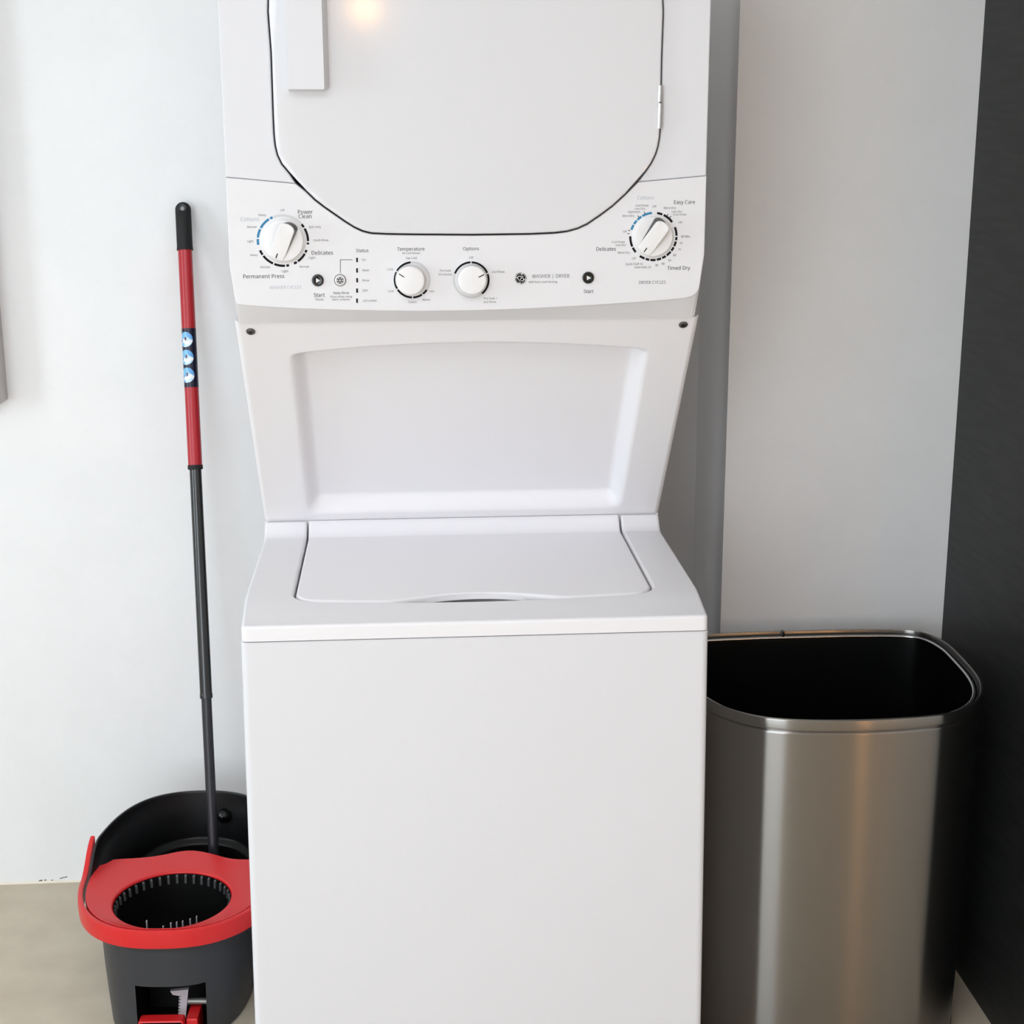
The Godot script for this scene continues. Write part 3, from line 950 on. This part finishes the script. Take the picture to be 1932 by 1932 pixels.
func build_bin() -> void:
	origin = Vector3(0.632, 0, -0.40)
	var t := thing("trash_bin", "open brushed steel bin with black liner, between the washer and the dark cabinet", "bin", origin)
	var half := [[0.0, 0.2195], [0.10, 0.2120], [0.165, 0.1910], [0.212, 0.1480], [0.242, 0.0890], [0.257, 0.020], [0.262, -0.07], [0.261, -0.135], [0.245, -0.190], [0.205, -0.2185], [0.10, -0.2285], [0.0, -0.2295]]
	var pts := PackedVector2Array()
	for p in half: pts.append(Vector2(p[0], p[1]) + Vector2(0.632, -0.40))
	for i in range(half.size() - 2, 0, -1): pts.append(Vector2(-half[i][0], half[i][1]) + Vector2(0.632, -0.40))
	var o := ccw(smoothed(pts, 7))
	var n := o.size()
	# wrapped steel skin, brushed round the body
	begin(true)
	var levels := [[0.012, 0.030], [0.010, 0.032], [0.0045, 0.30], [0.0004, 0.634], [0.0008, 0.6375], [0.0045, 0.6392], [0.0050, 0.6440]]
	var mid := Vector2(0.632, -0.40)
	for k in levels.size() - 1:
		var a := inset(o, levels[k][0])
		var b := inset(o, levels[k + 1][0])
		for i in n:
			var j := (i + 1) % n
			quad_uv(lying(a[i], levels[k][1]), lying(a[j], levels[k][1]), lying(b[j], levels[k + 1][1]), lying(b[i], levels[k + 1][1]),
				Vector2(float(i) / n * 1.6, levels[k][1]), Vector2(float(i + 1) / n * 1.6, levels[k][1]), Vector2(float(i + 1) / n * 1.6, levels[k + 1][1]), Vector2(float(i) / n * 1.6, levels[k + 1][1]))
	put("steel_body", M.steel, t, 60.0)
	# rolled rim band
	begin(true)
	var band := [[0.005, 0.6425], [-0.0022, 0.6432], [-0.003, 0.6455], [-0.003, 0.6585], [-0.0015, 0.6607], [0.0012, 0.6612], [0.0030, 0.6595], [0.0034, 0.640]]
	for k in band.size() - 1:
		var a := inset(o, band[k][0])
		var b := inset(o, band[k + 1][0])
		for i in n:
			var j := (i + 1) % n
			quad_uv(lying(a[i], band[k][1]), lying(a[j], band[k][1]), lying(b[j], band[k + 1][1]), lying(b[i], band[k + 1][1]),
				Vector2(float(i) / n * 1.6, band[k][1]), Vector2(float(i + 1) / n * 1.6, band[k][1]), Vector2(float(i + 1) / n * 1.6, band[k + 1][1]), Vector2(float(i) / n * 1.6, band[k + 1][1]))
	put("rim", M.steel, t, 50.0)
	# black inner bucket
	begin()
	var a0 := inset(o, 0.006)
	for q in [[0.0035, 0.656, 0.006, 0.6565], [0.006, 0.6565, 0.011, 0.645], [0.011, 0.645, 0.030, 0.06]]:
		var a := inset(o, q[0])
		var b := inset(o, q[2])
		for i in n:
			var j := (i + 1) % n
			quad(lying(a[j], q[1]), lying(a[i], q[1]), lying(b[i], q[3]), lying(b[j], q[3]))
	var fl := inset(o, 0.030)
	cap(fl, lying, 0.06, true)
	put("inner_liner", M.liner, t, 50.0, Vector3(0, 1, 0))
	begin()
	prism(inset(o, 0.009), bevelled(0.0, 0.033, 0.004), lying)
	put("base_ring", M.black, t)
	begin()
	var loop := PackedVector3Array()
	for p in inset(o, 0.0125): loop.append(lying(p, 0.6515 ))
	tube(loop, 0.0032, 10, true)
	var hoop := put("bag_ring", M.chrome, t, 60.0)
	begin()
	box(Vector3(0.606, 0.655, -0.6225), Vector3(0.0035, 0.017, 0.014), 0.001)
	put("clip", M.black, hoop)

# ------------------------------------------------------------------ left: mop bucket, mop, board
func pail_at(a: float, half_w: float, half_l: float, n := 3.0) -> Vector2:
	var c := cos(a)
	var s := sin(a)
	return Vector2(signf(c) * pow(absf(c), 2.0 / n) * half_w, signf(s) * pow(absf(s), 2.0 / n) * half_l)

func rim_height(f: float) -> float:
	return lerpf(0.222, 0.268, smoothstep(0.035, -0.055, f)) + 0.012 * smoothstep(-0.06, -0.22, f)

func build_bucket() -> void:
	origin = Vector3.ZERO
	var t := thing("mop_bucket", "dark grey spin mop bucket with red wringer plate, on the floor left of the washer", "bucket", Vector3(-0.533, 0, -0.60), -0.05)
	var na := 132
	# share of the rim's height, half width, half length, squareness
	var steps := [[0.0, 0.124, 0.216, 2.9], [0.016, 0.129, 0.222, 2.9], [0.25, 0.134, 0.2225, 2.8], [0.505, 0.139, 0.2225, 2.7], [0.70, 0.142, 0.2225, 2.6], [0.80, 0.1435, 0.2225, 2.5], [0.815, 0.144, 0.2225, 2.5], [0.835, 0.166, 0.2230, 2.35], [0.85, 0.168, 0.2235, 2.3], [0.97, 0.174, 0.2240, 2.3], [1.0, 0.174, 0.2240, 2.3]]
	# angles run round the rim; the front opening lies between two of them
	var angles := []
	var open_a := acos(pow(0.072 / 0.139, 1.37))
	var open_b := PI - acos(pow(0.053 / 0.139, 1.37))
	for i in 16: angles.append(lerpf(open_a, open_b, i / 16.0))
	for i in na - 16: angles.append(lerpf(open_b, TAU + open_a, float(i) / (na - 16)))
	var wall := func(k: int, i: int) -> Vector3:
		var s: Array = steps[k]
		var p := pail_at(angles[i % na], s[1], s[2] + (0.013 if sin(angles[i % na]) < 0.0 else 0.0), s[3])
		return Vector3(p.x, s[0] * rim_height(p.y), p.y)
	begin()
	for k in steps.size() - 1:
		for i in na:
			if k >= 1 and k < 3 and i < 16: continue
			quad(wall.call(k, i), wall.call(k + 1, i), wall.call(k + 1, i + 1), wall.call(k, i + 1))
	var ins := [[1.0, 0.171, 0.221, 2.3], [0.985, 0.169, 0.219, 2.3], [0.88, 0.164, 0.217, 2.3], [0.83, 0.140, 0.214, 2.3], [0.66, 0.137, 0.211, 2.3], [0.64, 0.134, 0.207, 2.3], [0.63, 0.126, 0.199, 2.3], [0.61, 0.124, 0.196, 2.3], [0.045, 0.116, 0.19, 2.3]]
	var last := func(i: int) -> Vector3: return wall.call(steps.size() - 1, i)
	var inner := func(k: int, i: int) -> Vector3:
		var s: Array = ins[k]
		var p := pail_at(angles[i % na], s[1], s[2] + (0.013 if sin(angles[i % na]) < 0.0 else 0.0), s[3])
		if s[0] < 0.65 and p.y > 0.0: p.y *= 0.45      # the basin stops short of the pedal
		return Vector3(p.x, s[0] * rim_height(p.y), p.y)
	for i in na: quad(last.call(i), inner.call(0, i), inner.call(0, i + 1), last.call(i + 1))
	var body := put("pail", M.pail, t, 70.0)
	begin()
	for k in ins.size() - 1:
		for i in na: quad(inner.call(k, i), inner.call(k + 1, i), inner.call(k + 1, i + 1), inner.call(k, i + 1))
	var bottom := []
	for i in na: bottom.append(inner.call(ins.size() - 1, i))
	fan(bottom, true)
	put("basin", M.pail_inside, t, 80.0, Vector3(0, 1, 0))
	# pocket behind the pedal opening
	begin()
	var edge_l := wall.call(3, 16) as Vector3
	var edge_r := wall.call(3, 0) as Vector3
	var y1 := edge_l.y
	var zb := 0.11
	var fl := wall.call(1, 16) as Vector3
	var fr := wall.call(1, 0) as Vector3
	for i in 16:
		var p := wall.call(3, i) as Vector3
		var q := wall.call(3, i + 1) as Vector3
		quad(p, q, Vector3(q.x, y1 + 0.006, zb), Vector3(p.x, y1 + 0.006, zb))
	for pair in [[edge_l, wall.call(2, 16), fl], [edge_r, wall.call(2, 0), fr]]:
		for k in 2: quad(pair[k], pair[k + 1], Vector3(pair[k + 1].x, pair[k + 1].y, zb), Vector3(pair[k].x, pair[k].y + (0.006 if k == 0 else 0.0), zb))
	quad(Vector3(edge_l.x, y1 + 0.006, zb), Vector3(edge_r.x, y1 + 0.006, zb), Vector3(fr.x, 0.0, zb), Vector3(fl.x, 0.0, zb))
	quad(Vector3(fl.x, 0.003, zb), Vector3(fr.x, 0.003, zb), Vector3(fr.x, 0.003, fr.z), Vector3(fl.x, 0.003, fl.z))
	put("pedal_recess", M.pail_inside, body, 30.0, Vector3(0, 0, 1))
	# red wringer plate round the spinning basket
	var hc := Vector2(-0.003, 0.098)
	begin()
	var rows := []
	for i in 145:
		var a := TAU * i / 144.0
		var d := Vector2(cos(a), sin(a))
		# reach of this ray: the rim, or the plate's wavy back edge
		var reach := 0.05
		while reach < 0.4:
			var p := hc + d * reach
			var e := pow(absf(p.x) / 0.1705, 2.5) + pow(absf(p.y) / 0.2195, 2.5)
			var back := -0.052 - 0.030 * exp(-pow((p.x + 0.003) / 0.055, 2.0)) + 0.010 * smoothstep(0.037, 0.097, p.x)
			if pow(e, 3.0) + pow(maxf(0.0, (hc.y - p.y) / (hc.y - back)), 12.0) > 1.0: break
			reach += 0.0005
		var out := hc + d * reach
		var lift := 0.2245
		var m := hc + d * lerpf(0.111, reach, 0.3)
		rows.append([_v(hc + d * 0.1055, 0.185), _v(hc + d * 0.1062, 0.214), _v(hc + d * 0.1075, 0.2165), _v(hc + d * 0.110, 0.2180), _v(m, 0.2195), _v(hc + d * lerpf(0.111, reach, 0.75), 0.2228), _v(out - d * 0.002, lift), _v(out - d * 0.0005, lift - 0.0006), _v(out, lift - 0.002), _v(out, 0.205)])
	skin(rows)
	put("wringer_plate", M.red, t, 45.0, Vector3(0, 1, 0))
	# basket with ribs
	begin()
	lathe([[0.1052, 0.2135], [0.105, 0.210], [0.1, 0.15], [0.095, 0.122], [0.001, 0.118]], Vector3(hc.x, 0, hc.y), Basis.IDENTITY, 72, false)
	var bk := put("spin_basket", M.basket, t, 40.0, Vector3(0, 1, 0))
	begin()
	for i in 40:
		var a := TAU * (i + 0.3) / 40.0
		var d := Vector3(cos(a), 0, sin(a))
		var s := Vector3(-sin(a), 0, cos(a)) * 0.0021
		var c := Vector3(hc.x, 0, hc.y)
		var deep := 0.0165 if d.z < 0.2 else 0.030
		var A := c + d * 0.1046 + Vector3(0, 0.212, 0)
		var B := c + d * 0.1015 + Vector3(0, 0.209, 0)
		var C := c + d * 0.1005 + Vector3(0, 0.212 - deep, 0)
		var E := c + d * 0.1036 + Vector3(0, 0.212 - deep, 0)
		skin([[A - s, B - s, C - s, E - s], [A + s, B + s, C + s, E + s]], true)
		quad(A - s, B - s, C - s, E - s)
		quad(A + s, E + s, C + s, B + s)
	var ribs := put("basket_ribs", M.basket_rib, bk, 20.0)
	ribs.set_meta("kind", "stuff")
	# red carrying handle folded down round the front
	begin()
	rows = []
	var end_a := asin(pow(0.045 / 0.228, 1.2))
	for i in 97:
		var s := i / 96.0
		var a := lerpf(PI + end_a, -end_a, s)
		var p := pail_at(a, 0.1765, 0.2265, 2.4)
		var q := pail_at(a, 0.1850, 0.2335, 2.4)
		var e := minf(s, 1.0 - s)
		var hgt := rim_height(p.y) + 0.004 + 0.004 * smoothstep(0.10, 0.0, e)
		var deep := lerpf(0.022, 0.0335, smoothstep(0.0, 0.14, e))
		rows.append([_v(p, hgt), _v(p.lerp(q, 0.5), hgt + 0.0012), _v(q, hgt - 0.0008), _v(q + (q - p) * 0.15, hgt - deep * 0.5), _v(q, hgt - deep + 0.001), _v(p.lerp(q, 0.5), hgt - deep), _v(p, hgt - deep + 0.001)])
	skin(rows, true)
	fan(rows[0], false)
	fan(rows[-1], true)
	put("carry_handle", M.red, t, 45.0)
	# pedal, toothed rack and its axle in the front opening
	begin()
	prism(rounded(PackedVector2Array([Vector2(-0.049, 0.004), Vector2(0.0315, 0.004), Vector2(0.0315, 0.047), Vector2(-0.049, 0.047)]), [0.003, 0.003, 0.006, 0.006], 4), bevelled(0.204, 0.228, 0.003, true), facing)
	put("foot_pedal", M.red, t)
	begin()
	prism(rect(0.0335, 0.002, 0.054, 0.042, 0.002, 2), bevelled(0.16, 0.214, 0.002, true), facing)
	put("pedal_arm", M.red, t)
	begin()
	var teeth := PackedVector2Array([Vector2(0.0345, 0.0830), Vector2(0.0018, 0.0800), Vector2(0.006, 0.0725), Vector2(0.0195, 0.0700)])
	for k in 7:
		var y := 0.0690 - k * 0.0062
		var tilt := -0.0006 * k
		teeth.append(Vector2(0.0220 + tilt, y))
		teeth.append(Vector2(0.0162 + tilt, y - 0.0031))
	teeth.append(Vector2(0.0175, 0.022))
	teeth.append(Vector2(0.0260, 0.022))
	prism(teeth, [[0.0, 0.176], [0.0, 0.184]], facing)
	var rack := put("toothed_rack", M.rack, t, 20.0)
	begin()
	lathe([[0.001, 0.0], [0.006, 0.0], [0.006, 0.036], [0.001, 0.036]], Vector3(0.0295, 0.0548, 0.176), Basis(Vector3(0, 1, 0), Vector3(1, 0, 0), Vector3(0, 0, -1)), 14)
	put("axle", M.axle, rack)
	# pale drain fins standing in the basket
	for x in [-0.035, -0.004, 0.010, 0.020, 0.030, 0.042, 0.052]:
		begin()
		var zz := hc.y + sqrt(0.0049 - x * x)
		box(Vector3(hc.x + x, 0.16, zz), Vector3(0.0018, 0.094 if x != -0.004 else 0.082, 0.006), 0.0005)
		put("drain_fin", M.rack, bk)
	# glossy knob on the basin's back wall
	begin()
	lathe([[0.014, -0.01], [0.014, 0.002], [0.0125, 0.006], [0.009, 0.0095], [0.005, 0.0112], [0.0002, 0.0116]], Vector3(0.041, 0.232, -0.216), Basis(Vector3(1, 0, 0), Vector3(0, 0, 1), Vector3(0, -1, 0)), 24)
	put("drain_boss", M.button, t, 60.0)

func _v(p: Vector2, y: float) -> Vector3: return Vector3(p.x, y, p.y)

func build_mop() -> void:
	origin = Vector3.ZERO
	var foot := Vector3(-0.4874, 0.05, -0.6784)
	var tip := Vector3(-0.5203, 1.4471, -0.988)
	var t := thing("spin_mop", "red and black mop pole leaning on the white wall, its foot in the grey bucket", "mop", foot)
	var up := (tip - foot).normalized()
	var side := up.cross(Vector3(0, 0, 1)).normalized()
	var out := side.cross(up).normalized()
	if out.z < 0.0: out = -out
	side = up.cross(out).normalized()
	var b := Basis(side, up, out)
	if b.determinant() < 0.0: b = Basis(-side, up, out)
	var h: Array = [0, 0.4667, 0.9174, 1.0716, 1.1858, 1.3401, 1.4313]      # heights along the pole: end, tube joint, collar, label foot, label head, grip foot, top
	var z := Vector3.ZERO
	begin(); lathe([[0.001, 0.0], [0.0102, 0.0], [0.0100, h[1]], [0.001, h[1]]], z, b, 28); put("lower_tube", M.pole_dark, t, 30.0)
	begin()
	lathe([[0.001, h[1] - 0.004], [0.0124, h[1] - 0.004], [0.0126, h[1]], [0.0124, h[1] + 0.004], [0.0119, h[1] + 0.006], [0.0116, h[2] - 0.004], [0.001, h[2] - 0.004]], z, b, 28)
	put("upper_tube", M.pole_black, t, 30.0)
	begin(); lathe([[0.001, h[2] - 0.006], [0.0142, h[2] - 0.006], [0.0148, h[2] - 0.003], [0.0146, h[2] + 0.003], [0.001, h[2] + 0.003]], z, b, 28); put("collar", M.rubber, t, 30.0)
	begin(); lathe([[0.001, h[2]], [0.0136, h[2]], [0.0136, h[5]], [0.001, h[5]]], z, b, 32); put("red_tube", M.pole_red, t, 30.0)
	begin(true)
	for i in 40:
		var a0 := TAU * i / 40.0
		var a1 := TAU * (i + 1) / 40.0
		var d0 := b * Vector3(-sin(a0), 0, -cos(a0)) * 0.01385
		var d1 := b * Vector3(-sin(a1), 0, -cos(a1)) * 0.01385
		quad_uv(d0 + up * h[3], d1 + up * h[3], d1 + up * h[4], d0 + up * h[4], Vector2(i / 40.0, 1), Vector2((i + 1) / 40.0, 1), Vector2((i + 1) / 40.0, 0), Vector2(i / 40.0, 0))
	put("printed_label", M.sticker, t, 60.0)
	# grip: round below, flattened to a hanging eye at the top
	begin()
	var rows := []
	for k in 24:
		var s := 1.0 - pow(1.0 - k / 23.0, 2.2)
		var y: float = lerpf(h[5] - 0.002, h[6], s)
		var end := clampf((y - (h[6] - 0.0150)) / 0.0150, 0.0, 1.0)
		var w := 0.0152 * sqrt(maxf(0.004, 1.0 - end * end))
		var d := lerpf(0.0152, 0.0085, smoothstep(0.55, 0.85, s)) * sqrt(maxf(0.02, 1.0 - pow(end, 4.0)))
		if s < 0.05:
			w = 0.0158
			d = 0.0158
		var ring := []
		for i in 32:
			var a := TAU * i / 32.0
			ring.append(b * Vector3(cos(a) * w, y, -sin(a) * d))
		rows.append(ring)
	loft(rows)
	var grip := put("hand_grip", M.rubber, t, 40.0)
	begin()
	lathe([[0.0042, 0.0], [0.0080, 0.0], [0.0092, 0.0016], [0.0080, 0.003], [0.0042, 0.0022]], b * Vector3(0, h[6] - 0.014, 0.0070), Basis(b.x, b.z, b.x.cross(b.z)), 24, false)
	put("hanging_eye", M.black, grip, 60.0, out)
	begin()
	lathe([[0.0040, 0.0], [0.0001, 0.0004]], b * Vector3(0, h[6] - 0.014, 0.0092), Basis(b.x, b.z, b.x.cross(b.z)), 20, false)
	put("eye_opening", M.eye, grip, 60.0, out)
	# swivel joint and flat head in the basin
	begin(); lathe([[0.001, -0.02], [0.010, -0.018], [0.015, 0.0], [0.0145, 0.03], [0.0115, 0.036], [0.001, 0.036]], z, b, 24); put("swivel_joint", M.rubber, t)
	begin()
	prism(rounded(PackedVector2Array([Vector2(-0.075, 0.035), Vector2(0.085, 0.035), Vector2(0.085, -0.075), Vector2(-0.075, -0.075)]), [0.03], 5), bevelled(-0.034, -0.018, 0.004, true), lying)
	put("mop_head", M.rubber, t)

func build_board() -> void:
	origin = Vector3(-1.35, 1.065, -1.006)
	var t := thing("wall_panel", "white panel in a grey metal frame, hung on the back wall at the left edge", "wall panel", origin)
	begin()
	prism(rect(-1.85, 1.0605, -0.8891, 2.0, 0.004, 3), bevelled(-1.006, -0.950, 0.003), facing)
	put("frame", M.frame, t)
	begin()
	prism(rect(-1.847, 1.0635, -0.8891 - 0.003, 1.997, 0.002, 2), bevelled(-0.955, -0.9475, 0.0012), facing)
	put("face", M.board, t)

func build_lamp(called: String, at: Vector3, r: float, label: String) -> void:
	# a warm globe: hung from the ceiling, or on a stand on the floor
	origin = Vector3(at.x, 0, at.z) if called == "floor_lamp" else at
	var t := thing(called, label, "lamp", origin)
	begin()
	var ball := []
	for k in 13: ball.append([maxf(0.001, r * sin(PI * k / 12.0)), -r * cos(PI * k / 12.0)])
	lathe(ball, at, Basis.IDENTITY, 32)
	put("globe", M.bulb, t, 60.0)
	begin()
	if called == "floor_lamp":
		lathe([[0.001, 0.0], [0.13, 0.0], [0.13, 0.012], [0.02, 0.022], [0.011, 0.03], [0.011, at.y - r - 0.02], [0.03, at.y - r - 0.015], [0.034, at.y - r + 0.012], [0.001, at.y - r + 0.012]], Vector3(at.x, 0, at.z), Basis.IDENTITY, 28)
		put("stand", M.black, t)
	else:
		lathe([[0.001, r - 0.005], [0.018, r - 0.005], [0.018, r + 0.03], [0.005, r + 0.04], [0.003, r + 0.041], [0.003, 2.62 - at.y], [0.001, 2.62 - at.y]], at, Basis.IDENTITY, 16)
		put("cord", M.black, t)
	var l := OmniLight3D.new()
	l.name = "globe_light"
	l.light_color = Color(1.0, 0.72, 0.42)
	l.light_energy = 0.004
	l.light_size = r * 0.8
	l.omni_range = 12.0
	l.omni_attenuation = 2.0
	l.shadow_enabled = true
	t.add_child(l)
	l.position = at - origin

func build_ceiling_light() -> void:
	origin = Vector3(-0.5, 2.62, 1.95)
	var t := thing("ceiling_light", "square white ceiling light panel between the machine and the front window", "ceiling light", origin)
	begin()
	prism(rect(-1.15, 1.3, 0.15, 2.6, 0.02, 3), [[0.006, 2.575], [0.0, 2.582], [0.0, 2.62]], lying)
	put("housing", M.board, t)
	begin()
	prism(rect(-1.11, 1.34, 0.11, 2.56), [[0.0, 2.572], [0.0, 2.576]], lying)
	put("diffuser", M.pane, t)
	var l := AreaLight3D.new()
	l.name = "panel_light"
	l.area_size = Vector2(1.22, 1.22)
	l.light_energy = 2.4
	l.light_color = Color(0.945, 0.968, 1.0)
	l.shadow_enabled = true
	l.area_range = 12.0
	t.add_child(l)
	l.position = Vector3(0, -0.052, 0)
	l.basis = Basis.looking_at(Vector3.DOWN, Vector3.FORWARD)
